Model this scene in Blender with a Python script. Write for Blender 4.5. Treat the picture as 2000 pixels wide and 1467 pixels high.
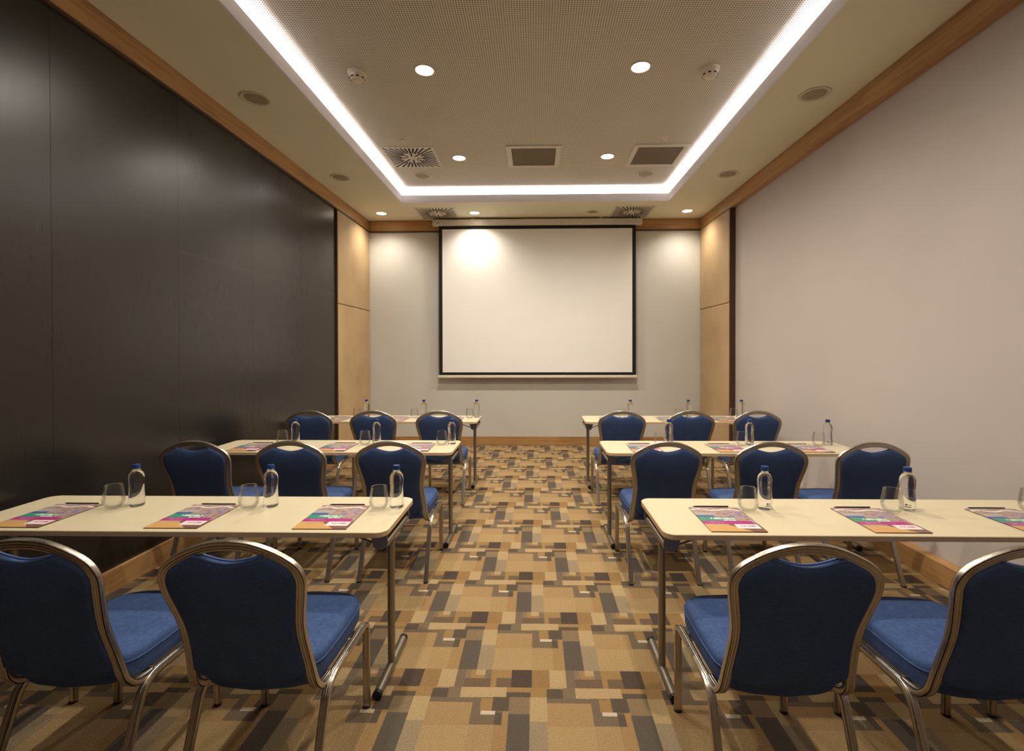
import bpy, bmesh, math, random
from mathutils import Vector, Matrix

# ------------------------------------------------------------------ clear
for o in list(bpy.data.objects): bpy.data.objects.remove(o, do_unlink=True)
SC = bpy.context.scene
COL = SC.collection
random.seed(7)

# ------------------------------------------------------------------ camera
F_PX, CX, CY = 942.58, 1024.61, 693.48          # image taken as 2000 x 1467
YAW, PITCH, ROLL, CAM_H = 0.0221, -0.0086, -0.0019, 1.507
def make_camera():
    cd = bpy.data.cameras.new('camera'); co = bpy.data.objects.new('camera', cd); COL.objects.link(co)
    ex = Vector((math.cos(YAW), math.sin(YAW), 0)); ey = Vector((-math.sin(YAW), math.cos(YAW), 0)); ez = Vector((0, 0, 1))
    fw = ey*math.cos(PITCH) + ez*math.sin(PITCH); uz = -ey*math.sin(PITCH) + ez*math.cos(PITCH)
    r = ex*math.cos(ROLL) + uz*math.sin(ROLL); u = uz*math.cos(ROLL) - ex*math.sin(ROLL)
    m = Matrix((r, u, -fw)).transposed().to_4x4(); m.translation = (0, 0, CAM_H)
    co.matrix_world = m
    cd.sensor_fit = 'HORIZONTAL'; cd.sensor_width = 36.0; cd.lens = F_PX/2000*36
    cd.shift_x = (1000-CX)/2000; cd.shift_y = (CY-733.5)/2000
    cd.clip_start = 0.02
    SC.camera = co
make_camera()

# ------------------------------------------------------------------ world, light levels, exposure
w = bpy.data.worlds.new('world'); SC.world = w; w.use_nodes = True
w.node_tree.nodes['Background'].inputs[0].default_value = (0.02, 0.018, 0.015, 1)
w.node_tree.nodes['Background'].inputs[1].default_value = 0.5
SC.view_settings.view_transform = 'Standard'
SC.view_settings.look = 'None'
SC.view_settings.gamma = 1.0
SC.view_settings.use_curve_mapping = False
SC.view_settings.exposure = 0.0
DOWN_W = 162.0                    # ceiling downlights, watts
DOWN_W_SOFFIT = 56.0
DOWN_COL = (1.0, 0.905, 0.77)
LENS_STRENGTH = 14.0
COVE_STRENGTH = 50.0
COVE_COL = (0.95, 0.91, 1.0)

# ------------------------------------------------------------------ room dimensions (metres)
XL, XLB, XR, XRB = -2.643, -2.668, 2.593, 2.670    # crown / panel faces and wall faces
YB, YF = 7.68, -2.6
ZC, ZCB, ZB = 3.583, 3.407, 0.142                  # soffit, crown bottom, baseboard top
CXL, CXR, CYB, CYF = -1.865, 1.851, 6.742, -1.7    # ceiling recess
ZLIP, ZU = 3.688, 3.780                            # cove lip top, perforated ceiling

# ------------------------------------------------------------------ node helpers
def srgb(r, g, b):
    f = lambda c: (c/12.92 if c <= 0.04045 else ((c+0.055)/1.055)**2.4)
    return (f(r/255), f(g/255), f(b/255), 1)
class NT:
    def __init__(s, name):
        s.m = bpy.data.materials.new(name); s.m.use_nodes = True
        s.t = s.m.node_tree; s.n = s.t.nodes; s.n.clear()
        s.out = s.n.new('ShaderNodeOutputMaterial')
    def link(s, a, b): s.t.links.new(a, b)
    def put(s, sock, v):
        if isinstance(v, bpy.types.NodeSocket): s.link(v, sock)
        elif v is not None:
            if isinstance(v, (tuple, list)) and len(v) == 4 and sock.type == 'VECTOR': v = v[:3]
            sock.default_value = v
    def math(s, op, a, b=None, c=None, clamp=False):
        n = s.n.new('ShaderNodeMath'); n.operation = op; n.use_clamp = clamp
        for i, v in enumerate((a, b, c)):
            if v is not None: s.put(n.inputs[i], v)
        return n.outputs[0]
    def vmath(s, op, a, b=None):
        n = s.n.new('ShaderNodeVectorMath'); n.operation = op
        s.put(n.inputs[0], a)
        if b is not None: s.put(n.inputs[1], b)
        return n.outputs[0] if op not in ('LENGTH', 'DISTANCE', 'DOT_PRODUCT') else n.outputs[1]
    def coord(s, kind='Object'):
        return s.n.new('ShaderNodeTexCoord').outputs[kind]
    def sep(s, v):
        n = s.n.new('ShaderNodeSeparateXYZ'); s.put(n.inputs[0], v); return n.outputs
    def comb(s, x, y, z=0.0):
        n = s.n.new('ShaderNodeCombineXYZ')
        for i, v in enumerate((x, y, z)): s.put(n.inputs[i], v)
        return n.outputs[0]
    def noise(s, vec, scale, detail=2.0, rough=0.5, col=False):
        n = s.n.new('ShaderNodeTexNoise'); s.put(n.inputs['Vector'], vec)
        n.inputs['Scale'].default_value = scale; n.inputs['Detail'].default_value = detail; n.inputs['Roughness'].default_value = rough
        return n.outputs['Color' if col else 'Fac']
    def ramp(s, fac, stops, interp='LINEAR'):
        n = s.n.new('ShaderNodeValToRGB'); s.put(n.inputs[0], fac); cr = n.color_ramp; cr.interpolation = interp
        while len(cr.elements) < len(stops): cr.elements.new(0.5)
        for e, (p, c) in zip(cr.elements, stops): e.position = p; e.color = c if len(c) == 4 else (*c, 1)
        return n.outputs[0]
    def mix(s, fac, a, b, mode='MIX'):
        n = s.n.new('ShaderNodeMix'); n.data_type = 'RGBA'; n.blend_type = mode
        s.put(n.inputs[0], fac); s.put(n.inputs[6], a); s.put(n.inputs[7], b); return n.outputs[2]
    def maprange(s, v, a, b, c, d):
        n = s.n.new('ShaderNodeMapRange'); s.put(n.inputs[0], v)
        for i, q in enumerate((a, b, c, d)): n.inputs[i+1].default_value = q
        return n.outputs[0]
    def rect(s, vec, u0, u1, v0, v1):          # mask: 1 inside the rectangle
        d = s.vmath('SUBTRACT', s.vmath('ABSOLUTE', s.vmath('SUBTRACT', vec, ((u0+u1)/2, (v0+v1)/2, 0))), (abs(u1-u0)/2, abs(v1-v0)/2, 0))
        x, y, _ = s.sep(d)
        return s.math('LESS_THAN', s.math('MAXIMUM', x, y), 0.0)
    def bump(s, h, strength=0.3, dist=0.01):
        n = s.n.new('ShaderNodeBump'); n.inputs['Strength'].default_value = strength; n.inputs['Distance'].default_value = dist
        s.put(n.inputs['Height'], h); return n.outputs[0]
    def scale(s, vec, xyz): return s.vmath('MULTIPLY', vec, xyz)
    def bsdf(s, color=None, rough=0.5, metal=0.0, spec=0.5, normal=None, trans=0.0, ior=1.45, coat=0.0, sheen=0.0, emit=None, estr=0.0):
        n = s.n.new('ShaderNodeBsdfPrincipled')
        s.put(n.inputs['Base Color'], color); s.put(n.inputs['Roughness'], rough); s.put(n.inputs['Metallic'], metal)
        n.inputs['Specular IOR Level'].default_value = spec; n.inputs['IOR'].default_value = ior
        n.inputs['Transmission Weight'].default_value = trans; n.inputs['Coat Weight'].default_value = coat
        n.inputs['Sheen Weight'].default_value = sheen
        if normal is not None: s.put(n.inputs['Normal'], normal)
        if emit is not None: s.put(n.inputs['Emission Color'], emit); n.inputs['Emission Strength'].default_value = estr
        s.link(n.outputs[0], s.out.inputs[0]); return n

def plain(name, color, rough=0.5, metal=0.0, spec=0.5, var=0.04, vs=30.0, bump=0.0, **k):
    t = NT(name); c = t.coord()
    f = t.noise(c, vs, 3)
    col = t.mix(1.0, color, t.ramp(f, [(0.3, (1-var,)*3), (0.7, (1+var,)*3)]), 'MULTIPLY') if var else color
    nm = t.bump(t.noise(c, vs*6, 2), bump, 0.002) if bump else None
    t.bsdf(col, rough, metal, spec, nm, **k); return t.m

def emission(name, color, strength):
    t = NT(name); e = t.n.new('ShaderNodeEmission'); e.inputs[0].default_value = (*color[:3], 1); e.inputs[1].default_value = strength
    t.link(e.outputs[0], t.out.inputs[0]); return t.m

M = {}
def wood(name, dark, light, axis):
    t = NT(name); c = t.coord()
    sc = [22, 22, 22]; sc[axis] = 1.2
    g = t.noise(t.scale(c, tuple(sc)), 1.6, 6, 0.62)
    g2 = t.noise(c, 1.3, 2)
    col = t.ramp(g, [(0.25, dark), (0.55, light), (0.8, tuple(x*1.08 for x in light[:3])+(1,))])
    col = t.mix(1.0, col, t.ramp(g2, [(0.3, (.86, .84, .82, 1)), (0.7, (1.08, 1.06, 1.04, 1))]), 'MULTIPLY')
    t.bsdf(col, 0.42, 0, 0.45, t.bump(g, 0.05, 0.002)); return t.m
M['wood_y'] = wood('oak_along_room', srgb(148, 109, 68), srgb(182, 141, 94), 1)
M['wood_x'] = wood('oak_across_room', srgb(148, 109, 68), srgb(182, 141, 94), 0)
M['dark_wood'] = plain('dark_brown_edge', srgb(74, 52, 34), 0.5)

def wall_paint(name, color, rough=0.85):
    t = NT(name); c = t.coord()
    f = t.noise(c, 1.1, 3); g = t.noise(c, 140, 2)
    col = t.mix(1.0, color, t.ramp(f, [(0.3, (.965, .965, .965)), (0.7, (1.03, 1.03, 1.03))]), 'MULTIPLY')
    t.bsdf(col, rough, 0, 0.3, t.bump(g, 0.12, 0.002)); return t.m
M['grey_wall'] = wall_paint('grey_wallpaper', srgb(190, 181, 175))
M['back_wall'] = wall_paint('back_wall_paint', srgb(206, 203, 196))
M['rear_wall'] = wall_paint('rear_wall_paint', srgb(160, 148, 134))
M['soffit'] = wall_paint('soffit_paint', srgb(226, 221, 196))
M['white_paint'] = wall_paint('white_cove_paint', srgb(236, 234, 236))

def black_laminate():
    t = NT('black_laminate'); c = t.coord(); x, y, z = t.sep(c)
    g = t.noise(t.scale(c, (1, 60, 2.0)), 4.0, 5, 0.6)
    cloud = t.noise(c, 0.9, 3)
    # long faint scuff: a wavering lighter line along the farther panels
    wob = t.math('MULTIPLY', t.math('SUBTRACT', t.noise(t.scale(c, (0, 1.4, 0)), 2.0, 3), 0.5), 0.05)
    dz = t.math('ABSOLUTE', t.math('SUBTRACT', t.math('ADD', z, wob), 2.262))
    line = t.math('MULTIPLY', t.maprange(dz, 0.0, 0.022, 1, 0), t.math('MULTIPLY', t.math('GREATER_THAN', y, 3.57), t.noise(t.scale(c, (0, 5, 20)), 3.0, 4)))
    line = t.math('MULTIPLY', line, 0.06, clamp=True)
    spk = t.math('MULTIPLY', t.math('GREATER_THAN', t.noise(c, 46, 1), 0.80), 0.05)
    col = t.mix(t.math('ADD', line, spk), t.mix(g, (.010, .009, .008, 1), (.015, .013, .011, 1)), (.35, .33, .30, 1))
    rough = t.math('ADD', t.maprange(g, .3, .7, 0.27, 0.33), t.maprange(cloud, .3, .7, -0.03, 0.04))
    t.bsdf(col, rough, 0, 0.75, t.bump(g, 0.006, 0.002)); return t.m
M['black_wall'] = black_laminate()
M['black_gap'] = plain('black_joint', (.004, .004, .004, 1), 0.7, var=0)

def leather():
    t = NT('tan_padded_leather'); c = t.coord()
    f = t.noise(c, 2.2, 3); v = t.n.new('ShaderNodeTexVoronoi'); t.put(v.inputs['Vector'], c); v.inputs['Scale'].default_value = 260
    col = t.ramp(f, [(0.3, srgb(178, 149, 110)), (0.7, srgb(194, 166, 126))])
    t.bsdf(col, 0.48, 0, 0.4, t.bump(v.outputs['Distance'], 0.15, 0.002)); return t.m
M['leather'] = leather()

# carpet: printed pattern of a half-drop repeat
def carpet():
    t = NT('patterned_carpet'); P = t.coord(); x, y, _ = t.sep(P)
    W, TX, TY = 0.5063, -0.2004, 1.9943
    V0 = 0.30                                   # far edge of a repeat, measured from its white bar
    yy = t.math('DIVIDE', t.math('SUBTRACT', y, TY), W)
    row = t.math('FLOOR', t.math('ADD', yy, 1.0-V0))
    v = t.math('SUBTRACT', yy, row)             # -0.70 .. 0.30
    odd = t.math('MULTIPLY', t.math('MODULO', t.math('ADD', row, 100.0), 2.0), 0.5)
    uu = t.math('SUBTRACT', t.math('DIVIDE', t.math('SUBTRACT', x, TX), W), odd)
    u = t.math('SUBTRACT', t.math('FRACT', t.math('ADD', uu, 0.51)), 0.51)      # -0.51 .. 0.49
    uv = t.comb(u, v, 0.0)
    C = dict(base=(184, 146, 92), lt=(202, 166, 112), t1=(186, 146, 94), t2=(194, 156, 102), t3=(188, 150, 97), gold=(170, 132, 80), orr=(176, 136, 86),
             dk=(96, 84, 70), DK=(98, 88, 76), DK2=(84, 72, 62), md=(132, 112, 86), mg=(124, 106, 84), gt=(144, 120, 88), lg=(170, 144, 106), bd=(116, 96, 74), white=(228, 202, 162), gb=(158, 122, 76))
    R = [('t1', -.51, -.14, .17, -.14), ('t2', -.51, -.14, -.14, -.465), ('t3', -.14, .06, -.13, -.465), ('lt', -.26, .14, .30, .175), ('gold', .14, .35, .30, .24), ('dk', .14, .35, .24, .18),
         ('gold', .35, .49, .30, .18), ('dk', -.51, -.37, .285, .17), ('md', -.37, -.26, .30, .17), ('mg', -.51, -.14, .17, .115), ('mg', -.14, .165, .175, -.13),
         ('gold', -.07, .03, .165, .02), ('dk', .03, .17, .18, .02), ('dk', .06, .12, .0, -.13), ('orr', .12, .17, .015, -.13), ('orr', .06, .17, -.13, -.465), ('white', -.06, .06, .02, -.022),
         ('gt', .17, .345, .18, -.012), ('DK', .17, .345, -.012, -.465), ('lt', .345, .49, .18, -.09), ('lg', .345, .485, -.09, -.465),
         ('gold', -.51, -.31, -.465, -.58), ('bd', -.46, -.31, -.58, -.70), ('gold', -.51, -.46, -.58, -.70), ('DK2', -.325, -.14, -.465, -.70), ('gb', -.14, .02, -.465, -.70), ('lt', .02, .17, -.465, -.70),
         ('mg', .17, .25, -.465, -.70), ('gt', .25, .31, -.465, -.585), ('bd', .25, .49, -.585, -.70), ('gold', .30, .36, -.465, -.55), ('lt', .345, .43, -.465, -.54), ('md', .43, .49, -.465, -.585), ('gold', .30, .43, -.54, -.585)]
    def dye(c):                                  # yarn colours are cooler and duller than they look under the warm lamps
        r, g, b, _ = srgb(*c); k = min(1, max(0, (g-.08)/.22))
        return (r*(.88-.19*k), g*(.90-.12*k), b*(.94+.02*k), 1)
    lin = {k: dye(c) for k, c in C.items()}
    col = lin['base']
    for k, a, b, c0, c1 in R: col = t.mix(t.rect(uv, a, b, c1, c0), col, lin[k])
    pile = t.noise(t.scale(P, (1, 1, 1)), 330, 2, 0.7)
    loop = t.n.new('ShaderNodeTexVoronoi'); t.put(loop.inputs['Vector'], P); loop.inputs['Scale'].default_value = 240
    soil = t.noise(P, 1.7, 3)
    grain = t.noise(t.scale(P, (1, 1.6, 1)), 130, 3, 0.75)
    col = t.mix(1.0, col, t.ramp(pile, [(0.25, (.70, .69, .68)), (0.75, (1.26, 1.26, 1.26))]), 'MULTIPLY')
    col = t.mix(1.0, col, t.ramp(grain, [(0.30, (.74, .73, .72)), (0.70, (1.24, 1.24, 1.24))]), 'MULTIPLY')
    col = t.mix(1.0, col, t.ramp(soil, [(0.3, (.95, .94, .93)), (0.7, (1.04, 1.04, 1.04))]), 'MULTIPLY')
    h = t.math('ADD', t.math('MULTIPLY', pile, 0.6), loop.outputs['Distance'])
    t.bsdf(col, 0.95, 0, 0.1, t.bump(h, 0.5, 0.004), sheen=0.0); return t.m
M['carpet'] = carpet()

def perforated():
    t = NT('perforated_ceiling_board'); P = t.coord(); x, y, _ = t.sep(P)
    p = 0.018
    fx = t.math('SUBTRACT', t.math('FRACT', t.math('DIVIDE', x, p)), 0.5)
    fy = t.math('SUBTRACT', t.math('FRACT', t.math('DIVIDE', y, p)), 0.5)
    d = t.math('SQRT', t.math('ADD', t.math('MULTIPLY', fx, fx), t.math('MULTIPLY', fy, fy)))
    hole = t.math('LESS_THAN', d, 0.235)
    f = t.noise(P, 1.3, 2)
    base = t.mix(1.0, srgb(222, 215, 198), t.ramp(f, [(0.3, (.97, .97, .97)), (0.7, (1.02, 1.02, 1.02))]), 'MULTIPLY')
    t.bsdf(t.mix(hole, base, srgb(70, 58, 44)), 0.85, 0, 0.25); return t.m
M['perforated'] = perforated()

def fabric(name, a, b):
    t = NT(name); P = t.coord()
    wv = t.noise(t.scale(P, (60, 60, 420)), 1.0, 3, 0.65); w2 = t.noise(t.scale(P, (420, 420, 60)), 1.0, 3, 0.65); big = t.noise(P, 14, 2)
    f = t.math('MULTIPLY', t.math('ADD', wv, w2), 0.5)
    col = t.mix(t.maprange(f, .35, .65, 0, 1), a, b)
    col = t.mix(1.0, col, t.ramp(big, [(.3, (.92, .92, .92)), (.7, (1.06, 1.06, 1.06))]), 'MULTIPLY')
    t.bsdf(col, 0.85, 0, 0.2, t.bump(f, 0.25, 0.002)); return t.m
M['blue_fabric'] = fabric('blue_upholstery', (.034, .062, .165, 1), (.068, .118, .270, 1))
M['blue_piping'] = plain('blue_welt', (.065, .12, .30, 1), 0.6)

def brushed(name, col, rough, metal=1.0):
    t = NT(name); P = t.coord(); g = t.noise(t.scale(P, (90, 90, 9)), 2.0, 3)
    t.bsdf(t.mix(t.maprange(g, .3, .7, 0, 1), tuple(c*.88 for c in col[:3])+(1,), col), t.maprange(g, .3, .7, rough-.05, rough+.06), metal, 0.5); return t.m
M['frame_metal'] = brushed('champagne_aluminium', (.54, .49, .42, 1), 0.32)
M['table_metal'] = brushed('grey_painted_steel', (.30, .27, .22, 1), 0.42, 0.85)
M['bracket_metal'] = brushed('dark_hinge_steel', (.24, .21, .17, 1), 0.42, 0.8)
M['chrome'] = plain('bright_bolt', (.75, .75, .78, 1), 0.2, 1.0, var=0)
M['black_plastic'] = plain('black_plastic', (.012, .012, .012, 1), 0.45)
M['laminate'] = plain('cream_laminate', srgb(214, 202, 170), 0.32, 0, 0.45, var=0.015, vs=8)
M['edge_band'] = plain('beige_edge_band', srgb(214, 182, 138), 0.45, 0, 0.4)
M['screen_white'] = plain('projection_fabric', srgb(246, 243, 238), 0.9, 0, 0.15, var=0.01, vs=3)
M['screen_black'] = plain('screen_mask', (.006, .006, .006, 1), 0.75, var=0)
M['screen_case'] = plain('cream_screen_case', srgb(226, 218, 200), 0.45)
M['case_print'] = plain('grey_print', srgb(150, 146, 138), 0.6, var=0)
M['vent_white'] = plain('vent_paint', srgb(216, 208, 190), 0.5)
M['slot_black'] = plain('slot_dark', (.008, .007, .006, 1), 0.8, var=0)
M['lens_on'] = emission('lit_lens', (1.0, .90, .72), LENS_STRENGTH)
M['led'] = emission('led_strip', COVE_COL, COVE_STRENGTH)
M['ring'] = plain('fixture_ring', srgb(206, 196, 174), 0.45)
M['fix_dark'] = plain('fixture_recess', srgb(160, 144, 120), 0.6)
M['plastic_white'] = plain('detector_plastic', srgb(222, 208, 186), 0.45)
M['cap_blue'] = plain('blue_cap', (.008, .035, .17, 1), 0.35, 0, 0.5)
M['pen_black'] = plain('pencil_black', (.010, .008, .007, 1), 0.4)
def grille():
    t = NT('grille_mesh'); P = t.coord(); x, y, _ = t.sep(P); p = 0.0125
    fx = t.math('ABSOLUTE', t.math('SUBTRACT', t.math('FRACT', t.math('DIVIDE', x, p)), 0.5))
    fy = t.math('ABSOLUTE', t.math('SUBTRACT', t.math('FRACT', t.math('DIVIDE', y, p)), 0.5))
    bar = t.math('GREATER_THAN', t.math('MAXIMUM', fx, fy), 0.40)
    t.bsdf(t.mix(bar, srgb(66, 55, 40), srgb(170, 155, 125)), 0.7, 0, 0.2); return t.m
M['grille'] = grille()
def glass(name, ior, tint=(1, 1, 1, 1), clear=0.0):
    t = NT(name); g = t.n.new('ShaderNodeBsdfGlass'); g.inputs['IOR'].default_value = ior; g.inputs['Roughness'].default_value = 0.0; g.inputs['Color'].default_value = tint
    tr = t.n.new('ShaderNodeBsdfTransparent'); mx = t.n.new('ShaderNodeMixShader'); mx.inputs[0].default_value = clear
    nz = t.noise(t.coord(), 60, 2); t.link(t.bump(nz, 0.02, 0.002), g.inputs['Normal'])
    t.link(g.outputs[0], mx.inputs[1]); t.link(tr.outputs[0], mx.inputs[2]); t.link(mx.outputs[0], t.out.inputs[0]); return t.m
M['water'] = glass('water_in_clear_bottle', 1.36, (.98, .985, .985, 1), 0.10)
def thin_glass():
    t = NT('clear_tumbler_glass'); lw = t.n.new('ShaderNodeLayerWeight'); lw.inputs[0].default_value = 0.35
    nz = t.noise(t.coord(), 30, 1)
    tr = t.n.new('ShaderNodeBsdfTransparent'); t.link(t.ramp(lw.outputs['Facing'], [(0, (.985, .985, .98)), (.8, (.975, .975, .97)), (1, (.94, .94, .93))]), tr.inputs[0])
    gl = t.n.new('ShaderNodeBsdfGlossy'); t.link(t.maprange(nz, 0, 1, .0, .03), gl.inputs['Roughness'])
    mx = t.n.new('ShaderNodeMixShader'); fr = t.n.new('ShaderNodeFresnel'); fr.inputs[0].default_value = 1.45; t.link(t.math('MULTIPLY', fr.outputs[0], 0.38), mx.inputs[0])
    t.link(tr.outputs[0], mx.inputs[1]); t.link(gl.outputs[0], mx.inputs[2]); t.link(mx.outputs[0], t.out.inputs[0]); return t.m
M['tumbler'] = thin_glass()
M['label_dark'] = plain('bottle_print_dark', srgb(58, 60, 66), 0.5, var=0)
M['label_pale'] = plain('bottle_print_pale', srgb(150, 156, 168), 0.5, var=0)
BW, BH = 0.236, 0.315
def brochure():
    t = NT('printed_brochure_cover'); P = t.coord(); uv = t.scale(P, (1/BW, 1/BH, 0)); u, v, _ = t.sep(uv)
    n1 = t.noise(t.scale(uv, (7, 12, 0)), 1.0, 5, 0.6); n2 = t.noise(t.scale(uv, (16, 22, 0)), 1.0, 3, 0.6, col=True)
    photo = t.ramp(n1, [(.32, srgb(112, 82, 72)), (.45, srgb(156, 124, 112)), (.54, srgb(176, 158, 150)), (.62, srgb(150, 116, 120)), (.72, srgb(196, 178, 170))])
    photo = t.mix(0.22, photo, n2, 'OVERLAY')
    squig = t.math('ABSOLUTE', t.math('SUBTRACT', v, t.math('ADD', 0.885, t.math('MULTIPLY', t.math('SINE', t.math('MULTIPLY', u, 11.0)), 0.03))))
    photo = t.mix(t.math('MULTIPLY', t.math('LESS_THAN', squig, 0.022), t.math('GREATER_THAN', n1, 0.42)), photo, srgb(232, 222, 214))
    blueb = t.mix(t.noise(uv, 9, 2), srgb(70, 90, 150), srgb(150, 140, 190))
    col = t.mix(t.math('MULTIPLY', t.math('MULTIPLY', t.math('GREATER_THAN', u, .60), t.rect(uv, .0, .95, .55, .80)), t.math('GREATER_THAN', t.noise(uv, 11, 1), .56)), photo, blueb)
    grey = t.math('MULTIPLY', t.rect(uv, 0, .42, .64, .76), 0.75)
    col = t.mix(grey, col, srgb(176, 168, 166))
    col = t.mix(t.rect(uv, 0, .34, .56, .64), col, srgb(62, 96, 150))
    gr = t.math('LESS_THAN', t.math('ADD', u, t.math('MULTIPLY', t.math('SUBTRACT', v, .404), 1.2)), .74)
    col = t.mix(t.math('MULTIPLY', t.rect(uv, 0, .80, .404, .555), gr), col, srgb(52, 146, 116))
    # two lines of lettering on the green band, one on the magenta band: too small to read in the photograph
    def marks(u0, u1, v0, v1, n, thr):
        k = t.math('GREATER_THAN', t.noise(t.comb(t.math('MULTIPLY', u, n), t.math('MULTIPLY', v, 14.0), v0), 1.0, 0), thr)
        return t.math('MULTIPLY', t.rect(uv, u0, u1, v0, v1), k)
    col = t.mix(marks(.20, .66, .475, .530, 60.0, .42), col, srgb(240, 240, 232))
    col = t.mix(marks(.42, .66, .415, .455, 60.0, .42), col, srgb(240, 240, 232))
    col = t.mix(t.rect(uv, 0, .93, .283, .404), col, srgb(176, 44, 128))
    col = t.mix(t.math('MULTIPLY', t.rect(uv, .70, 1, .283, .404), t.math('GREATER_THAN', n1, .58)), col, srgb(84, 48, 42))
    col = t.mix(t.math('MULTIPLY', marks(.08, .40, .338, .362, 70.0, .45), 0.7), col, srgb(228, 180, 210))
    # lower picture: pale table top and dark brown floor
    low = t.math('LESS_THAN', v, .283)
    tan = t.mix(t.noise(t.scale(uv, (2, 14, 0)), 1.5, 3), srgb(196, 146, 88), srgb(216, 170, 110))
    brn = t.mix(t.noise(t.scale(uv, (5, 30, 0)), 1.0, 3), srgb(84, 52, 40), srgb(150, 112, 96))
    side = t.math('GREATER_THAN', t.math('ADD', u, t.math('MULTIPLY', v, 1.35)), .76)
    col = t.mix(low, col, t.mix(side, tan, brn))
    col = t.mix(t.math('MULTIPLY', t.rect(uv, 0, .45, .225, .283), 0.7), col, srgb(168, 160, 130))
    col = t.mix(t.rect(uv, .54, .96, .115, .275), col, srgb(240, 226, 226))
    col = t.mix(marks(.60, .90, .185, .225, 60.0, .44), col, srgb(170, 60, 110))
    t.bsdf(col, 0.30, 0, 0.5); return t.m
M['brochure'] = brochure()
M['paper'] = plain('notepad_edge', srgb(96, 66, 52), 0.7)

# ------------------------------------------------------------------ object helpers
def obj(name, mesh, mat=None, parent=None, label=None, cat=None, group=None, kind=None, loc=None):
    o = bpy.data.objects.new(name, mesh); COL.objects.link(o)
    if mesh is not None and mat is not None:
        mesh.materials.clear(); mesh.materials.append(mat)
    if parent is not None: o.parent = parent
    if loc is not None: o.location = loc
    for k, v in (('label', label), ('category', cat), ('group', group), ('kind', kind)):
        if v: o[k] = v
    return o
def pyd(name, verts, faces, smooth=False, fix=True):
    me = bpy.data.meshes.new(name); me.from_pydata([tuple(v) for v in verts], [], faces)
    if fix:
        bm = bmesh.new(); bm.from_mesh(me); bmesh.ops.recalc_face_normals(bm, faces=bm.faces); bm.to_mesh(me); bm.free()
    if smooth: me.polygons.foreach_set('use_smooth', [True]*len(me.polygons))
    me.update(); return me
def autosmooth(me, deg=35):
    bm = bmesh.new(); bm.from_mesh(me)
    for f in bm.faces: f.smooth = True
    for e in bm.edges:
        if len(e.link_faces) == 2 and e.calc_face_angle(0) > math.radians(deg): e.smooth = False
    bm.to_mesh(me); bm.free(); return me
def box_mesh(name, x0, x1, y0, y1, z0, z1, bevel=0.0, seg=2):
    bm = bmesh.new()
    vs = [bm.verts.new((x, y, z)) for z in (z0, z1) for y in (y0, y1) for x in (x0, x1)]
    for f in ((0, 2, 3, 1), (4, 5, 7, 6), (0, 1, 5, 4), (2, 6, 7, 3), (0, 4, 6, 2), (1, 3, 7, 5)): bm.faces.new([vs[i] for i in f])
    if bevel: bmesh.ops.bevel(bm, geom=list(bm.edges), offset=bevel, segments=seg, affect='EDGES', profile=0.5)
    me = bpy.data.meshes.new(name); bm.to_mesh(me); bm.free()
    if bevel and seg > 1:
        big = max(p.area for p in me.polygons)
        for p in me.polygons: p.use_smooth = max(abs(c) for c in p.normal) < 0.9999
    return me
def lathe(name, prof, n=32, center=(0, 0, 0), close_top=True, close_bot=True, deg=40):
    vs, fs = [], []
    for r, z in prof:
        for i in range(n):
            a = 2*math.pi*i/n; vs.append((center[0]+r*math.cos(a), center[1]+r*math.sin(a), center[2]+z))
    for k in range(len(prof)-1):
        for i in range(n):
            j = (i+1) % n; fs.append((k*n+i, k*n+j, (k+1)*n+j, (k+1)*n+i))
    if close_bot: fs.append(tuple(range(n)))
    if close_top: fs.append(tuple((len(prof)-1)*n+i for i in range(n)))
    return autosmooth(pyd(name, vs, fs), deg)
def catmull(pts, sub=6):
    P = [Vector(p) for p in pts]; out = []
    for i in range(len(P)-1):
        p0 = P[i-1] if i else P[0]*2-P[1]; p1, p2 = P[i], P[i+1]; p3 = P[i+2] if i+2 < len(P) else P[-1]*2-P[-2]
        for k in range(sub):
            t = k/sub
            out.append(0.5*((2*p1)+(p2-p0)*t+(2*p0-5*p1+4*p2-p3)*t*t+(3*p1-p0-3*p2+p3)*t**3))
    out.append(P[-1]); return out
def frames(path, ref):
    T = []
    for i in range(len(path)):
        a = path[max(0, i-1)]; b = path[min(len(path)-1, i+1)]; T.append((b-a).normalized())
    n = (Vector(ref) - T[0]*Vector(ref).dot(T[0])).normalized(); N = [n]
    for i in range(1, len(path)):
        q = T[i-1].rotation_difference(T[i]); n = q @ N[-1]; n = (n - T[i]*n.dot(T[i])).normalized(); N.append(n)
    return [(n, t.cross(n)) for n, t in zip(N, T)]
def sweep(name, path, prof, fr, i0=0, i1=None, cap=True, deg=40):
    i1 = len(path)-1 if i1 is None else i1; m = len(prof); vs, fs = [], []
    for i in range(i0, i1+1):
        n, b = fr[i]
        for a, c in prof: vs.append(path[i] + n*a + b*c)
    for k in range(i1-i0):
        for q in range(m):
            r = (q+1) % m; fs.append((k*m+q, k*m+r, (k+1)*m+r, (k+1)*m+q))
    if cap: fs.append(tuple(range(m))); fs.append(tuple((i1-i0)*m+q for q in range(m)))
    return autosmooth(pyd(name, vs, fs), deg)
def circ(r, n=14, ry=None): return [(r*math.cos(2*math.pi*i/n), (ry or r)*math.sin(2*math.pi*i/n)) for i in range(n)]
def tube(name, pts, r, n=12, ref=(0, 0, 1), ry=None):
    P = [Vector(p) for p in pts]; return sweep(name, P, circ(r, n, ry), frames(P, ref))
def thing(name, label, cat, loc=(0, 0, 0), group=None, rz=0.0):
    o = obj(name, None, label=label, cat=cat, group=group, loc=loc); o.rotation_euler = (0, 0, rz); o.empty_display_size = 0.1; return o
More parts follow.
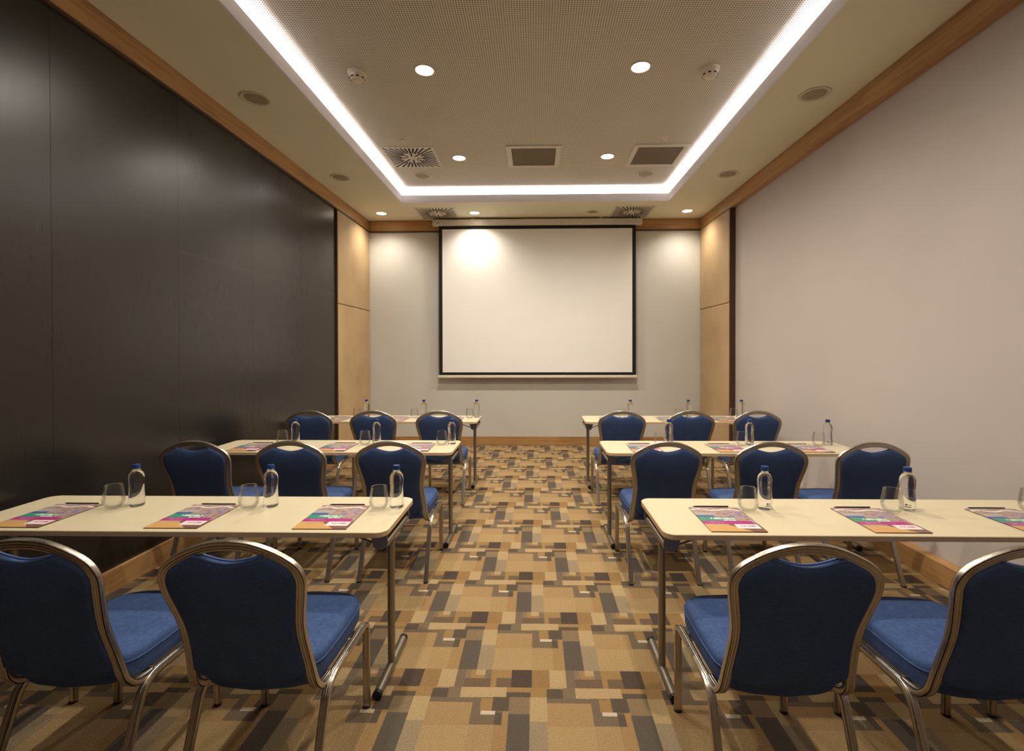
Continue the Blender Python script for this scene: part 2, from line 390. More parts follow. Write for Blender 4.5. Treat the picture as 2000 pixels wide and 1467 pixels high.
def copy_tree(o, parent=None):
    c = o.copy(); COL.objects.link(c); c.parent = parent
    for ch in o.children: copy_tree(ch, c)
    return c

# ------------------------------------------------------------------ the room
S = 'structure'
obj('floor', box_mesh('floor', XLB-.1, XRB+.1, YF-.1, YB+.1, -.08, 0), M['carpet'], kind=S)
wl = obj('wall_left', box_mesh('wall_left', XLB-.13, XLB-.028, YF, YB, 0, ZU+.1), M['black_gap'], kind=S)
edges = [YF] + [6.41-.95*k for k in range(9, -1, -1)]
for a, b in zip(edges[:-1], edges[1:]):
    if b-a > .05: obj('panel', box_mesh('panel', XLB-.028, XLB, a+.0006, b-.0006, .02, ZCB+.02, 0.0006, 1), M['black_wall'], wl)
obj('wall_right', box_mesh('wall_right', XRB, XRB+.1, YF, YB, 0, ZU+.1), M['grey_wall'], kind=S)
obj('wall_back', box_mesh('wall_back', XLB-.13, XRB+.1, YB, YB+.1, 0, ZU+.1), M['back_wall'], kind=S)
obj('wall_front', box_mesh('wall_front', XLB-.13, XRB+.1, YF-.1, YF, 0, ZU+.1), M['rear_wall'], kind=S)
YE_L, YE_R = 6.425, 6.522                      # near ends of the padded corner panels
# baseboards
obj('baseboard_left', box_mesh('baseboard_left', XLB, XL, YF, YE_L-.02, 0, ZB, .002, 1), M['wood_y'], kind=S)
obj('baseboard_right', box_mesh('baseboard_right', XR, XRB, YF, YE_R-.025, 0, ZB, .003, 1), M['wood_y'], kind=S)
obj('baseboard_back', box_mesh('baseboard_back', XL+.002, XR-.002, YB-.018, YB, 0, ZB, .002, 1), M['wood_x'], kind=S)
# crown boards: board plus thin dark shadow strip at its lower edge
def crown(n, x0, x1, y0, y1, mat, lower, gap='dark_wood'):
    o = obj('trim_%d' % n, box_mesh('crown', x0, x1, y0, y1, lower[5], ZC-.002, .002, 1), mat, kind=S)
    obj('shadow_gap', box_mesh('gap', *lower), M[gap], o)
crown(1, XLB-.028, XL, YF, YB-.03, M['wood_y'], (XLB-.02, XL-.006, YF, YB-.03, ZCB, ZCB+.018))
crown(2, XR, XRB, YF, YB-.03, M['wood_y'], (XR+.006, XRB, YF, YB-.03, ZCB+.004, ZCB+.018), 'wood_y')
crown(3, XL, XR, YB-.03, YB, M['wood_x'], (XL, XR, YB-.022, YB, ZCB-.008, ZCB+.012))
# ceiling: soffit ring, cove lip, cove back, perforated board
def ring_mesh(name, xo0, xo1, yo0, yo1, xi0, xi1, yi0, yi1, z0, z1):
    vs = []
    for z in (z0, z1):
        vs += [(xo0, yo0, z), (xo1, yo0, z), (xo1, yo1, z), (xo0, yo1, z), (xi0, yi0, z), (xi1, yi0, z), (xi1, yi1, z), (xi0, yi1, z)]
    fs = []
    for i in range(4):
        j = (i+1) % 4
        fs += [(i, j, 4+j, 4+i), (8+i, 8+j, 12+j, 12+i), (i, j, 8+j, 8+i), (4+i, 4+j, 12+j, 12+i)]
    return pyd(name, vs, fs)
ce = obj('ceiling', ring_mesh('soffit', XLB-.13, XRB+.1, YF-.1, YB+.1, CXL, CXR, CYF, CYB, ZC, ZC+.012), M['soffit'], kind=S)
obj('cove_lip', ring_mesh('cove_lip', CXL-.014, CXR+.014, CYF-.014, CYB+.014, CXL+.0015, CXR-.0015, CYF+.0015, CYB-.0015, ZC-.0005, ZLIP), M['white_paint'], ce)
VD = 0.16
obj('cove_back', ring_mesh('cove_back', CXL-VD-.02, CXR+VD+.02, CYF-VD-.02, CYB+VD+.02, CXL-VD, CXR+VD, CYF-VD, CYB+VD, ZC+.012, ZU), M['white_paint'], ce)
obj('perforated_board', box_mesh('perforated_board', CXL-VD-.02, CXR+VD+.02, CYF-VD-.02, CYB+VD+.02, ZU, ZU+.02), M['perforated'], ce)
SB, BB = 0.062, 0.042
obj('led_cove_strip', ring_mesh('led', CXL-SB-.016, CXR+SB+.016, CYF-SB-.016, CYB+SB+.016, CXL-SB+.010, CXR+SB-.010, CYF-SB+.010, CYB+SB-.010, ZLIP-BB-.006, ZLIP-BB), M['led'],
    label='continuous cool white light strip glowing inside the ceiling cove', cat='light strip')
obj('led_holder', ring_mesh('led_holder', CXL-SB-.020, CXR+SB+.020, CYF-SB-.020, CYB+SB+.020, CXL-SB+.014, CXR+SB-.014, CYF-SB+.014, CYB+SB-.014, ZC+.012, ZLIP-BB-.0065), M['white_paint'], ce)

# padded corner panels
def pad(name, side, y0, y1, z0, z1, label):
    if side < 0: me = box_mesh('pad', XLB-.026, XL, y0, y1, z0, z1, .016, 4)
    else: me = box_mesh('pad', XR, XRB-.001, y0, y1, z0, z1, .016, 4)
    return obj(name, me, M['leather'], label=label, cat='wall panel', group='padded corner panels')
pad('padded_panel', -1, YE_L, YB-.002, 2.150, ZCB-.001, 'upper tan leather wall panel beside the black wall')
pad('padded_panel', -1, YE_L, YB-.019, ZB+.0, 2.146, 'lower tan leather wall panel beside the black wall')
pad('padded_panel', 1, YE_R, YB-.002, 2.150, ZCB-.001, 'upper tan leather wall panel beside the grey side wall')
pad('padded_panel', 1, YE_R, YB-.019, ZB+.0, 2.146, 'lower tan leather wall panel beside the grey side wall')
obj('trim_4', box_mesh('edge_strip', XLB-.0, XL-.002, YE_L-.016, YE_L-.001, ZB-.14, ZCB-.001, .001, 1), M['dark_wood'], kind=S)
obj('trim_5', box_mesh('edge_strip', XR+.002, XRB, YE_R-.022, YE_R-.001, ZB-.14, ZCB-.001, .001, 1), M['dark_wood'], kind=S)
obj('trim_6', box_mesh('plinth', XLB, XL, YE_L, YB-.02, 0, ZB-.001), M['wood_y'], kind=S)
obj('trim_7', box_mesh('plinth', XR, XRB, YE_R, YB-.02, 0, ZB-.001), M['wood_y'], kind=S)

# ------------------------------------------------------------------ projection screen
def screen():
    y = 7.545
    t = thing('projection_screen', 'large white pull-down projection screen with black border on back wall', 'projection screen', (0.028, y, 1.086))
    X0, X1 = -1.536, 1.536; z = lambda a: a-1.086
    obj('case', box_mesh('case', -1.617, 1.617, -.045, .060, z(3.462), z(3.556), .008, 2), M['screen_case'], t)
    c = [o for o in t.children][0]
    obj('end_cap', box_mesh('cap', -1.628, -1.617, -.047, .062, z(3.460), z(3.558), .003, 1), M['screen_case'], c)
    obj('end_cap', box_mesh('cap', 1.617, 1.628, -.047, .062, z(3.460), z(3.558), .003, 1), M['screen_case'], c)
    obj('nameplate', box_mesh('plate', -1.565, -1.515, -.0462, -.0448, z(3.496), z(3.510)), M['case_print'], c)
    for s in (-1, 1): obj('bracket', box_mesh('br', s*1.0-.03, s*1.0+.03, -.01, .05, z(3.556), z(ZC)), M['screen_case'], c)
    b = obj('masking_border', box_mesh('border', X0, X1, -.001, .001, z(1.126), z(3.464)), M['screen_black'], t)
    obj('white_surface', box_mesh('surface', X0+.055, X1-.055, -.0022, -.0011, z(1.172), z(3.410)), M['screen_white'], t)
    obj('bottom_bar', box_mesh('bar', X0-.018, X1+.018, -.014, .014, 0, z(1.127), .006, 2), M['screen_case'], t)
screen()

# ------------------------------------------------------------------ ceiling fittings
def spot(parent, power, z, size=2.2, blend=0.8, rad=0.05):
    l = bpy.data.lights.new('lamp_light', 'SPOT'); l.energy = power; l.color = DOWN_COL; l.spot_size = size; l.spot_blend = blend; l.shadow_soft_size = rad
    o = bpy.data.objects.new('lamp_light', l); COL.objects.link(o); o.parent = parent; o.location = (0, 0, z)
ring_me = lathe('trim_ring', [(.071, 0), (.088, 0), (.088, -.004), (.083, -.006), (.073, -.004), (.071, 0)], 36, close_top=False, close_bot=False)
lens_me = lathe('lens', [(.0, -.0015), (.071, -.0015), (.071, 0)], 32, close_bot=False)
def downlight(x, y, z, where, power, size=2.85, blend=1.0):
    t = thing('downlight', 'lit round downlight ' + where, 'ceiling light', (x, y, z), 'lit downlights')
    obj('trim_ring', ring_me, M['ring'], t); obj('lens', lens_me, M['lens_on'], t)
    spot(t, power, -.03, size, blend); return t
for i, yy in enumerate((3.908, 5.685)):
    w = ('nearer the camera' if i == 0 else 'nearer the screen')
    downlight(-.892, yy, ZU, 'in the perforated ceiling, left, ' + w, DOWN_W); downlight(.848, yy, ZU, 'in the perforated ceiling, right, ' + w, DOWN_W)
for yy, w, k in ((2.13, 'above the nearest row', 1.0), (.35, 'unseen dim fill added above the camera', .11)):  # the pair over the camera is unseen, added as dim fill for chair backs
    downlight(-.892, yy, ZU, 'in the perforated ceiling, left, ' + w, DOWN_W*k); downlight(.848, yy, ZU, 'in the perforated ceiling, right, ' + w, DOWN_W*k)
downlight(-2.315, 7.24, ZC, 'in the soffit corner by the black wall', DOWN_W_SOFFIT, 2.5, 1.0)
downlight(-.909, 7.25, ZC, 'in the soffit above the left part of the screen', DOWN_W_SOFFIT, 2.5, 1.0)
downlight(2.26, 7.24, ZC, 'in the soffit corner by the grey wall', DOWN_W_SOFFIT, 2.5, 1.0)

fring = lathe('fixture_ring', [(.088, 0), (.118, 0), (.118, -.005), (.110, -.009), (.094, -.006), (.088, .0)], 36, close_top=False, close_bot=False)
fdisc = lathe('fixture_disc', [(.0, -.003), (.060, -.003), (.088, -.001)], 32, close_bot=False, close_top=False)
def dead_fixture(x, y, z, where, s=1.0):
    t = thing('recessed_fixture', 'unlit round recessed ceiling fixture ' + where, 'ceiling fixture', (x, y, z), 'unlit recessed fixtures'); t.scale = (s, s, s)
    obj('rim', fring, M['ring'], t); obj('recess', fdisc, M['fix_dark'], t)
dead_fixture(-2.295, 3.93, ZC, 'in the left soffit, nearer the camera')
dead_fixture(-2.325, 5.73, ZC, 'in the left soffit, farther from the camera')
dead_fixture(2.267, 3.98, ZC, 'in the right soffit, nearer the camera')
dead_fixture(2.271, 5.745, ZC, 'in the right soffit, farther from the camera')
dead_fixture(-1.458, 6.24, ZU, 'between slotted diffuser and cove, left')
dead_fixture(1.413, 6.245, ZU, 'between square grille and cove, right')
dead_fixture(.856, 7.245, ZC, 'in the soffit above the right part of the screen', .75)

slot_cache = []
def make_slots():
    n = 36; hw = .0105
    for k in range(n):
        a = 2*math.pi*(k+.5)/n; c, s = math.cos(a), math.sin(a)
        R = .276/max(abs(c), abs(s)); r0 = .055 if k % 9 in (0, 4) else (.125 if k % 2 else .150)
        q = [(r0, -hw), (R-.004, -hw), (R-.004, hw), (r0, hw)]
        pts = [(a_*c-b_*s, a_*s+b_*c) for a_, b_ in q]
        vs = [(x, y, -.0052) for x, y in pts]+[(x, y, -.003) for x, y in pts]
        slot_cache.append(pyd('slot', vs, [(0, 1, 2, 3), (4, 5, 6, 7), (0, 1, 5, 4), (1, 2, 6, 5), (2, 3, 7, 6), (3, 0, 4, 7)]))
make_slots()
plate_me = box_mesh('plate', -.306, .306, -.306, .306, -.005, 0, .002, 1)
hub_me = lathe('hub', [(0, -.009), (.018, -.009), (.022, -.005)], 20, close_bot=False, close_top=False)
def diffuser(x, y, z, where):
    t = thing('air_diffuser', 'square cream air diffuser with radiating black slots ' + where, 'air vent', (x, y, z), 'slotted air diffusers')
    obj('plate', plate_me, M['vent_white'], t); obj('hub', hub_me, M['vent_white'], t)
    for me in slot_cache: obj('slot', me, M['slot_black'], t)
diffuser(-1.437, 5.66, ZU, 'in the perforated ceiling')
diffuser(-1.470, 7.275, ZC, 'above the left end of the screen')
diffuser(1.445, 7.275, ZC, 'above the right end of the screen')
def grille_vent(x, y, z, where):
    t = thing('return_grille', 'square return air grille with cream frame ' + where, 'air vent', (x, y, z), 'square return grilles')
    o = .308; i = .252
    for a in ((-o, o, -o, -i), (-o, o, i, o), (-o, -i, -i, i), (i, o, -i, i)):
        obj('frame_side', box_mesh('frame_side', *a, -.014, 0, .003, 1), M['vent_white'], t)
    obj('core', box_mesh('core', -i, i, -i, i, -.006, -.001), M['grille'], t)
grille_vent(-.014, 5.66, ZU, 'in the middle of the ceiling'); grille_vent(1.408, 5.665, ZU, 'at the right beside the cove')
det_base = lathe('base', [(.058, 0), (.058, -.010), (.052, -.016)], 32, close_bot=False)
det_head = lathe('head', [(.050, -.014), (.048, -.034), (.040, -.044), (.036, -.046), (.036, -.050), (.030, -.054)], 32, close_bot=False)
slot_me = box_mesh('s', -.009, .009, -.0015, .0015, -.0045, .0045)
def detector(x, y, where):
    t = thing('smoke_detector', 'white round smoke detector on the perforated ceiling, ' + where, 'smoke detector', (x, y, ZU), 'smoke detectors'); t.scale = (1.28, 1.28, 1.28)
    obj('base', det_base, M['plastic_white'], t); h = obj('head', det_head, M['plastic_white'], t)
    for k in range(8):
        a = 2*math.pi*(k+.5)/8; o = obj('sensing_slot', slot_me, M['slot_black'], h, loc=(.0455*math.cos(a), .0455*math.sin(a), -.038)); o.rotation_euler = (0, 0, a+math.pi/2)
detector(-1.451, 3.93, 'at the left'); detector(1.415, 3.95, 'at the right')
def sprinkler(x, y, where):
    t = thing('sprinkler_head', 'small pale ceiling sprinkler ' + where, 'sprinkler', (x, y, ZU), 'ceiling sprinklers')
    obj('escutcheon', lathe('e', [(.032, 0), (.032, -.003), (.018, -.008)], 20, close_bot=False), M['plastic_white'], t)
    obj('stem', lathe('s', [(.007, -.006), (.007, -.030)], 10), M['plastic_white'], t)
    obj('deflector', lathe('d', [(.017, -.030), (.017, -.033)], 16), M['plastic_white'], t)
sprinkler(-1.410, 5.14, 'in front of the slotted diffuser'); sprinkler(1.387, 5.19, 'in front of the right square grille')

# ------------------------------------------------------------------ chairs
def ribbed(a, b, g=0.0016):                   # ribbed extrusion: rounded rectangle with two grooves on the broad faces
    pts = []
    def side(s):
        q = []
        for k in range(13):
            t = -1+2*k/12; x = a*t*0.80; groove = g*(math.exp(-((abs(t)-.36)/.10)**2))
            q.append((x*s, s*(b-groove - b*0.10*t*t)))
        return q
    pts += side(-1)
    pts += [(a*math.cos(u)*.22+a*.78, b*.86*math.sin(u)) for u in (-.9, -.45, 0, .45, .9)]
    pts += side(1)
    pts += [(-a*math.cos(u)*.22-a*.78, -b*.86*math.sin(u)) for u in (-.9, -.45, 0, .45, .9)]
    return pts
def ymap(z):
    K = [(.33, -.150), (.40, -.176), (.52, -.207), (.65, -.246), (.76, -.281), (.84, -.300), (.95, -.310)]
    for (a, p), (b, q) in zip(K[:-1], K[1:]):
        if z <= b: return p+(q-p)*(z-a)/(b-a)
    return K[-1][1]
HALF = [(0, .9165), (.060, .911), (.111, .8955), (.1565, .874), (.187, .8545), (.206, .832), (.2140, .800), (.2100, .760), (.199, .705), (.1895, .650), (.187, .600), (.190, .540), (.196, .470), (.2005, .420)]
def chair_proto():
    t = thing('banquet_chair', 'x', 'chair')
    prof = ribbed(.0165, .0115)
    # back loop
    right = [(x, ymap(z), z) for x, z in HALF] + [(.2025, -.163, .392), (.204, -.140, .374), (.205, -.108, .368), (.206, -.070, .367)]
    left = [(-x, y, z) for x, y, z in right[1:]][::-1]
    path = catmull(left+right, 5); fr = frames(path, (1, 0, 0))
    obj('back_frame', sweep('back_frame', path, prof, fr), M['frame_metal'], t)
    # legs and rails, one bent tube a side cut into its three members
    lp = ribbed(.0145, .0120, .0013)
    for s in (-1, 1):
        x = .219*s
        pts = [(x, .2625, 0.004), (x, .2625, .12), (x, .2625, .25), (x, .2625, .315), (x, .2565, .345), (x, .238, .361), (x, .205, .366), (x, .10, .367), (x, -.02, .3675), (x, -.070, .366), (x, -.105, .354), (x, -.130, .328), (x, -.146, .29), (x, -.200, .15), (x, -.2590, 0.004)]
        P = catmull(pts, 4); fr2 = frames(P, (1, 0, 0)); a, b = 5*4+2, 9*4
        obj('leg', sweep('leg', P, lp, fr2, 0, a), M['frame_metal'], t)
        obj('side_rail', sweep('side_rail', P, lp, fr2, a, b), M['frame_metal'], t)
        obj('leg', sweep('leg', P, lp, fr2, b, len(P)-1), M['frame_metal'], t)
        for yy in (.2625, -.2605):
            obj('glide', lathe('glide', [(.0155, 0), (.0165, .003), (.0165, .008)], 16, center=(x, yy, 0)), M['black_plastic'], t)
    for yy in (.17, -.07): obj('crossbar', box_mesh('crossbar', -.206, .206, yy-.011, yy+.011, .352, .374, .003, 1), M['frame_metal'], t)
    # back pad
    out = []
    arch = [(x, z) for x, z in [(p.x, p.z) for p in catmull([(a, 0, b) for a, b in HALF], 5)]]
    inner = []
    for i, (x, z) in enumerate(arch):
        a = arch[max(0, i-1)]; b = arch[min(len(arch)-1, i+1)]
        d = Vector((b[0]-a[0], b[1]-a[1])).normalized(); nrm = Vector((d.y, -d.x))      # points inward for x>0
        inner.append((x+nrm.x*.012, z+nrm.y*.012) if nrm.x < 0.2 else (x-nrm.x*.012, z-nrm.y*.012))
    inner = [(min(x, arch[i][0]-.009) if arch[i][1] < .85 else x, z) for i, (x, z) in enumerate(inner)]
    rt = [p for p in inner if p[0] >= .098]
    z_end = rt[0][1]
    x_end = rt[0][0]; z_mid = .858
    top = [(x_end*k/6, z_mid+(z_end-z_mid)*(k/6)**1.7) for k in range(0, 6)]
    rt = [p for p in rt if p[1] > .478]
    bot = [(.184, .462), (.170, .446), (.145, .432), (.10, .419), (.05, .411), (0, .408)]
    R_ = top+rt+bot
    ring = R_ + [(-x, z) for x, z in R_[1:-1]][::-1]
    n = len(ring); c0 = (0, .64); vs, fs = [], []
    layers = [(1.0, -.010), (.985, -.0165), (.94, -.0185), (.78, -.0195), (.5, -.020), (.2, -.020)]
    front = [(1.0, .006), (.99, .014), (.95, .020), (.80, .027), (.5, .031), (.2, .032)]
    def ringv(sc, off): return [(c0[0]+(x-c0[0])*sc, ymap(c0[1]+(z-c0[1])*sc)+off, c0[1]+(z-c0[1])*sc) for x, z in ring]
    seq = layers[::-1]+front
    for sc, off in seq: vs += ringv(sc, off)
    for k in range(len(seq)-1):
        for i in range(n):
            j = (i+1) % n; fs.append((k*n+i, k*n+j, (k+1)*n+j, (k+1)*n+i))
    fs.append(tuple(range(n))); fs.append(tuple((len(seq)-1)*n+i for i in range(n)))
    back = obj('backrest', autosmooth(pyd('backrest', vs, fs), 60), M['blue_fabric'], t)
    tp = [(x, ymap(z)-.0125, z+.001) for x, z in [(-a, b) for a, b in (top+[rt[0]])][::-1][:-1]+top+[rt[0]]]
    obj('piping', tube('piping', catmull(tp, 2), .0042, 8), M['blue_piping'], back)
    tp2 = [(x, y+.024, z) for x, y, z in tp]
    obj('piping', tube('piping', catmull(tp2, 2), .0042, 8), M['blue_piping'], back)
    # seat: waterfall front, rounded corners, bowed rear edge
    pl = []
    for k in range(56):
        a = 2*math.pi*k/56; c, s_ = math.cos(a), math.sin(a); e = .30
        x = .208*math.copysign(abs(c)**e, c); y = math.copysign(abs(s_)**e, s_)
        y = (.288+.034*(1-(x/.208)**2) if y > 0 else -(-.150-.042*(1-(x/.208)**2)) * 1.0)*abs(y) if y > 0 else (-.150-.042*(1-(x/.208)**2))*abs(y)
        x *= (1.0-.035*max(0, -y/.19)); pl.append((x, y))
    cx, cy_ = 0, .05; n = len(pl); vs, fs = [], []
    prof_s = [(.60, .381), (.93, .381), (.975, .384), (.995, .393), (1.0, .415), (1.0, .440), (.991, .456), (.972, .467), (.935, .4745), (.82, .481), (.55, .485), (.25, .486)]
    for sc, z in prof_s:
        for x, y in pl:
            X = cx+(x-cx)*sc; Y = cy_+(y-cy_)*sc; zz = z
            if z > .40: zz -= .005*max(0, (Y-.14)/.15)**2*(1 if z > .44 else .4); zz -= .006*max(0, 1-((Y+.02)/.12)**2)*(1-abs(X)/.21)*(1 if z > .44 else 0)
            vs.append((X, Y, zz))
    for k in range(len(prof_s)-1):
        for i in range(n):
            j = (i+1) % n; fs.append((k*n+i, k*n+j, (k+1)*n+j, (k+1)*n+i))
    fs.append(tuple(range(n))); fs.append(tuple((len(prof_s)-1)*n+i for i in range(n)))
    seat = obj('seat', autosmooth(pyd('seat', vs, fs), 60), M['blue_fabric'], t)
    sp = [((cx+(x-cx)*1.0), cy_+(y-cy_)*1.0, .4450-.002*max(0, (y-.14)/.15)**2) for x, y in pl]; sp.append(sp[0])
    obj('piping', tube('piping', sp, .0035, 6), M['blue_fabric'], seat)
    return t
ROWS = ('nearest', 'middle', 'farthest')
SIDE = {-1: ('left', 'black wall'), 1: ('right', 'grey wall')}
def seat_words(i, side): return ('at aisle end', 'at middle', 'at %s end' % SIDE[side][1])[i]
chair0 = chair_proto(); first = True
CHX = {-1: (-.934, -1.578, -2.205), 1: (.815, 1.471, 2.100)}
CHY = (1.7555, 3.371, 4.952)
rnd = random.Random(3)
for r in range(3):
    for side in (-1, 1):
        for i in range(3):
            c = chair0 if first else copy_tree(chair0); first = False
            x = CHX[side][i] + (.018 if (r > 0 and side > 0) else 0) + rnd.uniform(-.004, .004)
            c.location = (x, CHY[r]+rnd.uniform(-.004, .003), 0); c.rotation_euler = (0, 0, math.radians(rnd.uniform(-.5, .5)))
            c['label'] = 'blue banquet chair %s of the %s row %s table' % (seat_words(i, side), ROWS[r], SIDE[side][0]); c['group'] = 'blue banquet chairs'

# ------------------------------------------------------------------ tables
TL_, TR_, TLEN, TDEP, TZ = -.6334, .5397, 1.9426, .50, .74
TYF = (2.0165, 3.622, 5.205)
def rrect(x0, x1, y0, y1, r, n=8):
    pts = []
    for cx, cy, a0 in ((x1-r, y1-r, 0), (x0+r, y1-r, 90), (x0+r, y0+r, 180), (x1-r, y0+r, 270)):
        for k in range(n+1):
            a = math.radians(a0+90*k/n); pts.append((cx+r*math.cos(a), cy+r*math.sin(a)))
    return pts
def table_proto():
    t = thing('folding_table', 'x', 'table')       # origin at the middle of its footprint, on the floor
    L, D = TLEN/2, TDEP/2
    def slab(name, pts, z0, z1, chamfer=.0015):
        n = len(pts); vs, fs = [], []
        lay = [(1, z0), (0, z0+chamfer), (0, z1-chamfer), (1, z1)]
        for ins, z in lay:
            for x, y in pts:
                k = chamfer*ins; vs.append((x-math.copysign(k, x), y-math.copysign(k, y), z))
        for q in range(3):
            for i in range(n):
                j = (i+1) % n; fs.append((q*n+i, q*n+j, (q+1)*n+j, (q+1)*n+i))
        fs += [tuple(range(n)), tuple(3*n+i for i in range(n))]
        return autosmooth(pyd(name, vs, fs), 30)
    obj('tabletop', slab('tabletop', rrect(-L+.0015, L-.0015, -D+.0015, D-.0015, .052), TZ-.022, TZ), M['laminate'], t)
    po = rrect(-L, L, -D, D, .053); pi_ = rrect(-L+.002, L-.002, -D+.002, D-.002, .051); n = len(po); vs = []
    for pts, z in ((po, TZ-.0225), (po, TZ-.0022), (pi_, TZ-.0018), (pi_, TZ-.0225)): vs += [(x, y, z) for x, y in pts]
    fs = []
    for q in range(4):
        for i in range(n):
            j = (i+1) % n; k = (q+1) % 4; fs.append((q*n+i, q*n+j, k*n+j, k*n+i))
    obj('edge_band', autosmooth(pyd('edge_band', vs, fs), 30), M['edge_band'], t)
    for s in (-1, 1):
        x = s*(L-.052)
        leg = obj('leg', tube('leg', [(x, 0, .02), (x, 0, .34), (x, 0, .665)], .0165, 16, (1, 0, 0), .0215), M['table_metal'], t)
        f = obj('foot', tube('foot', [(x, -.196, .0205), (x, 0, .0205), (x, .196, .0205)], .0195, 16), M['table_metal'], leg)
        for e in (-1, 1): obj('end_cap', tube('end_cap', [(x, e*.196, .0205), (x, e*.210, .0205), (x, e*.214, .0205)], .0205, 16), M['black_plastic'], leg)
        xo = x+s*.024
        obj('hinge_tube', tube('hinge_tube', [(xo, -.176, .658), (xo, 0, .658), (xo, .176, .658)], .0150, 14), M['table_metal'], leg)
        for e in (-1, 1):
            yb = e*.178; vs = []
            # cheek plate of the folding hinge, rounded at the bottom, bolted under the top
            pr = [(xo+s*.010, TZ-.0225), (xo+s*.017, .668)]+[(xo-s*.016+s*.033*math.cos(a), .662-.022*math.sin(a)) for a in [math.pi*k/8 for k in range(1, 8)]]+[(xo-s*.050, .675), (xo-s*.066, TZ-.0225)]
            for yy in (yb-.006, yb+.006): vs += [(a, yy, b) for a, b in pr]
            m = len(pr); fs = [tuple(range(m)), tuple(m+k for k in range(m))]+[(k, (k+1) % m, m+(k+1) % m, m+k) for k in range(m)]
            br = obj('hinge_bracket', pyd('hinge_bracket', vs, fs), M['bracket_metal'], t)
            obj('bolt', tube('bolt', [(xo-s*.040, yb-.010, .702), (xo-s*.040, yb+.010, .702)], .0055, 10), M['chrome'], br)
            obj('brace', tube('brace', [(xo-s*.044, yb+.010*-e, .664), (xo-s*.185, yb+.010*-e, TZ-.026)], .0060, 8, (0, 1, 0), .0042), M['bracket_metal'], br)
        obj('mounting_plate', box_mesh('mounting_plate', x-.05*(1 if s > 0 else -.4)-.0, x+.05*(.4 if s > 0 else 1), -.19, .19, TZ-.027, TZ-.0225), M['bracket_metal'], t)
    return t
table0 = table_proto(); first = True
for r in range(3):
    for side in (-1, 1):
        c = table0 if first else copy_tree(table0); first = False
        x = (TL_-TLEN/2) if side < 0 else (TR_+TLEN/2)
        c.location = (x, TYF[r]+TDEP/2, 0)
        c['label'] = 'long cream folding table in the %s row, on the %s side of the aisle' % (ROWS[r], SIDE[side][0]); c['group'] = 'cream folding tables'

# ------------------------------------------------------------------ bottles, glasses, brochures, pencils
def bottle_proto():
    t = thing('water_bottle', 'x', 'bottle')
    prof = [(.001, .003), (.020, .0015), (.028, 0), (.0322, .004), (.0335, .012), (.0335, .040), (.0325, .066), (.0310, .090), (.0312, .108), (.0330, .126), (.0335, .142), (.0325, .152), (.0290, .162), (.0230, .171), (.0170, .177), (.0142, .181), (.0138, .188), (.0138, .196), (.010, .198)]
    obj('body', lathe('body', prof, 40, close_bot=True, deg=70), M['water'], t)
    obj('neck_ring', lathe('neck_ring', [(.0142, .1815), (.0172, .1825), (.0172, .1845), (.0142, .1855)], 24, close_top=False, close_bot=False), M['water'], t)
    n = 40; vs, fs = [], []
    pr = [(.0165, .1860), (.0168, .1875), (.0166, .2045), (.0155, .2065), (.0100, .2072)]
    for r, z in pr:
        for i in range(n):
            a = 2*math.pi*i/n; q = r*(1.0+(.018 if i % 2 else -.018)*(1 if z < .205 else 0)); vs.append((q*math.cos(a), q*math.sin(a), z))
    for k in range(len(pr)-1):
        for i in range(n):
            j = (i+1) % n; fs.append((k*n+i, k*n+j, (k+1)*n+j, (k+1)*n+i))
    fs += [tuple(range(n)), tuple((len(pr)-1)*n+i for i in range(n))]
    obj('cap', autosmooth(pyd('cap', vs, fs), 40), M['cap_blue'], t)
    def patch(a0, a1, z0, z1, r=.03375, k=10):
        vs = []
        for z in (z0, z1):
            for i in range(k+1):
                a = math.radians(a0+(a1-a0)*i/k); vs.append((r*math.cos(a), r*math.sin(a), z))
        return pyd('print', vs, [(i, i+1, k+2+i, k+1+i) for i in range(k)], True)
    obj('label_print', patch(-132, -84, .0215, .0255), M['label_dark'], t)
    obj('label_print', patch(-124, -110, .0290, .0370), M['label_dark'], t)
    obj('label_print', patch(-106, -84, .0310, .0350), M['label_pale'], t)
    obj('label_print', patch(-128, -84, .1060, .1078, .0316), M['label_pale'], t)
    return t
def glass_proto():
    t = thing('tumbler', 'x', 'glass')
    outer = [(.001, .0), (.020, .0), (.026, .0015), (.0335, .008), (.0415, .020), (.0458, .033), (.0462, .042), (.0445, .060), (.0410, .085), (.0378, .108), (.0370, .1125)]
    inner = [(.0362, .1127), (.0366, .108), (.0398, .085), (.0433, .060), (.0450, .042), (.0446, .034), (.0402, .0215), (.0325, .0115), (.020, .0075), (.001, .0070)]
    obj('bowl', lathe('bowl', outer+inner, 40, close_bot=True, close_top=True, deg=80), M['tumbler'], t)
    return t
def brochure_proto():
    t = thing('brochure', 'x', 'brochure')          # origin at the lower left corner
    obj('cover', box_mesh('cover', 0, BW, 0, BH, .0036, .0044), M['brochure'], t)
    obj('pages', box_mesh('pages', .0015, BW-.0015, .001, BH-.001, 0, .0036), M['paper'], t)
    return t
def pencil_proto():
    t = thing('pencil', 'x', 'pencil')
    b = obj('shaft', tube('shaft', [(0, 0, .0036), (.09, 0, .0036), (.162, 0, .0036)], .0036, 8), M['pen_black'], t)
    obj('tip', lathe('tip', [(.0036, 0), (.0007, .013)], 8), M['pen_black'], t)
    t.children[1].rotation_euler = (0, -math.pi/2, 0); t.children[1].location = (0, 0, .0036)
    return t
PR = {'water_bottle': bottle_proto(), 'tumbler': glass_proto(), 'brochure': brochure_proto(), 'pencil': pencil_proto()}
used = set()
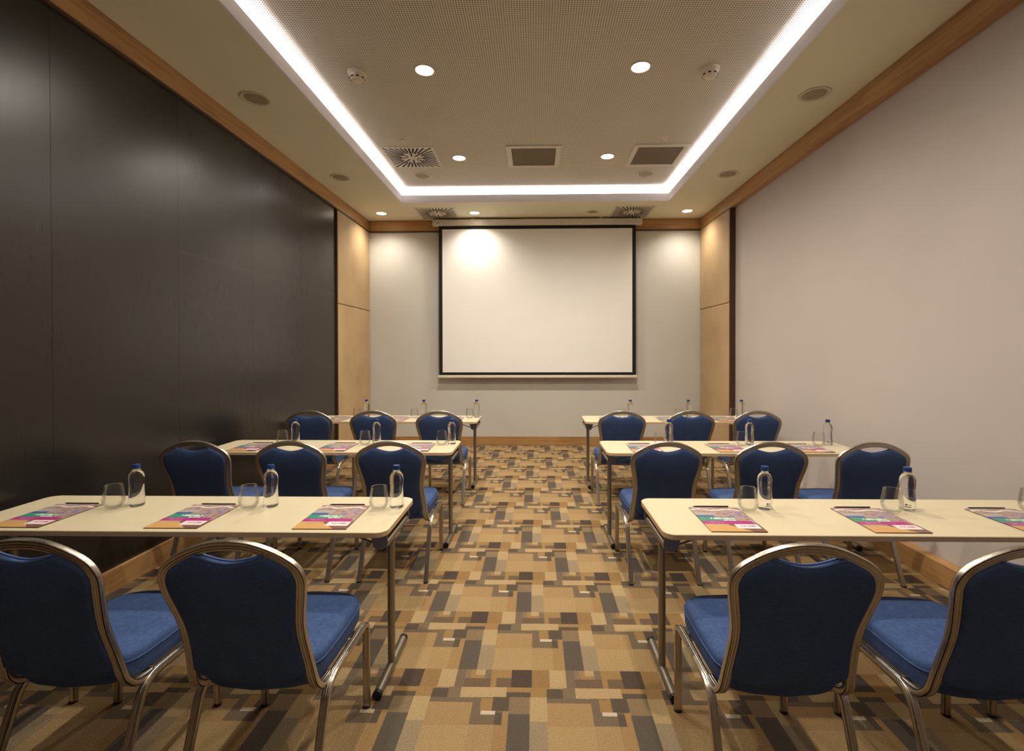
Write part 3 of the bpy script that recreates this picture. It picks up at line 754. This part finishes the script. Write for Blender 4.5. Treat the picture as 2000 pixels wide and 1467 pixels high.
GR = {'water_bottle': 'water bottles on the tables', 'tumbler': 'stemless glasses on the tables', 'brochure': 'conference brochures on the tables', 'pencil': 'black pencils on the tables'}
TXT = {'water_bottle': 'clear blue-capped water bottle', 'tumbler': 'empty stemless glass', 'brochure': 'printed green and magenta brochure', 'pencil': 'black pencil behind brochure'}
def place(kind, x, y, r, side, i, rz=0.0):
    c = PR[kind] if kind not in used else copy_tree(PR[kind]); used.add(kind)
    c.location = (x, y, TZ); c.rotation_euler = (0, 0, rz)
    c['label'] = '%s %s of %s row %s table' % (TXT[kind], seat_words(i, side), ROWS[r], SIDE[side][0]); c['group'] = GR[kind]
BOT = {(0, -1): (-.683, -1.310, -1.986), (0, 1): (1.109, 1.783, 2.432), (1, -1): (-.690, -1.312, -1.992), (1, 1): (1.090, 1.738, 2.365), (2, -1): (-.676, -1.285, -1.955), (2, 1): (1.085, 1.745, 2.345)}
GLS = {(0, -1): (-.759, -1.400, -2.072), (0, 1): (1.014, 1.685, 2.335), (1, -1): (-.765, -1.396, -2.082), (1, 1): (1.006, 1.663, 2.272), (2, -1): (-.752, -1.385, -2.052), (2, 1): (.985, 1.625, 2.245)}
BRO = {(0, -1): (-1.050, -1.700, -2.398), (0, 1): (.742, 1.424, 2.062), (1, -1): (-1.055, -1.700, -2.390), (1, 1): (.735, 1.385, 2.010), (2, -1): (-1.05, -1.68, -2.36), (2, 1): (.72, 1.37, 1.98)}
for r in range(3):
    for side in (-1, 1):
        for i in range(3):
            yb = TYF[r]+TDEP-.167+rnd.uniform(-.008, .008)
            place('water_bottle', BOT[r, side][i], yb, r, side, i, math.radians(rnd.uniform(-25, 25)) + (math.radians(-55) if side < 0 else 0))
            place('tumbler', GLS[r, side][i], yb-.036, r, side, i)
            place('brochure', BRO[r, side][i], TYF[r]+.030, r, side, i, math.radians(rnd.uniform(-.6, .6)))
            place('pencil', BRO[r, side][i]+.038, TYF[r]+.030+BH+.013, r, side, i, math.radians(rnd.uniform(-.8, .8)))
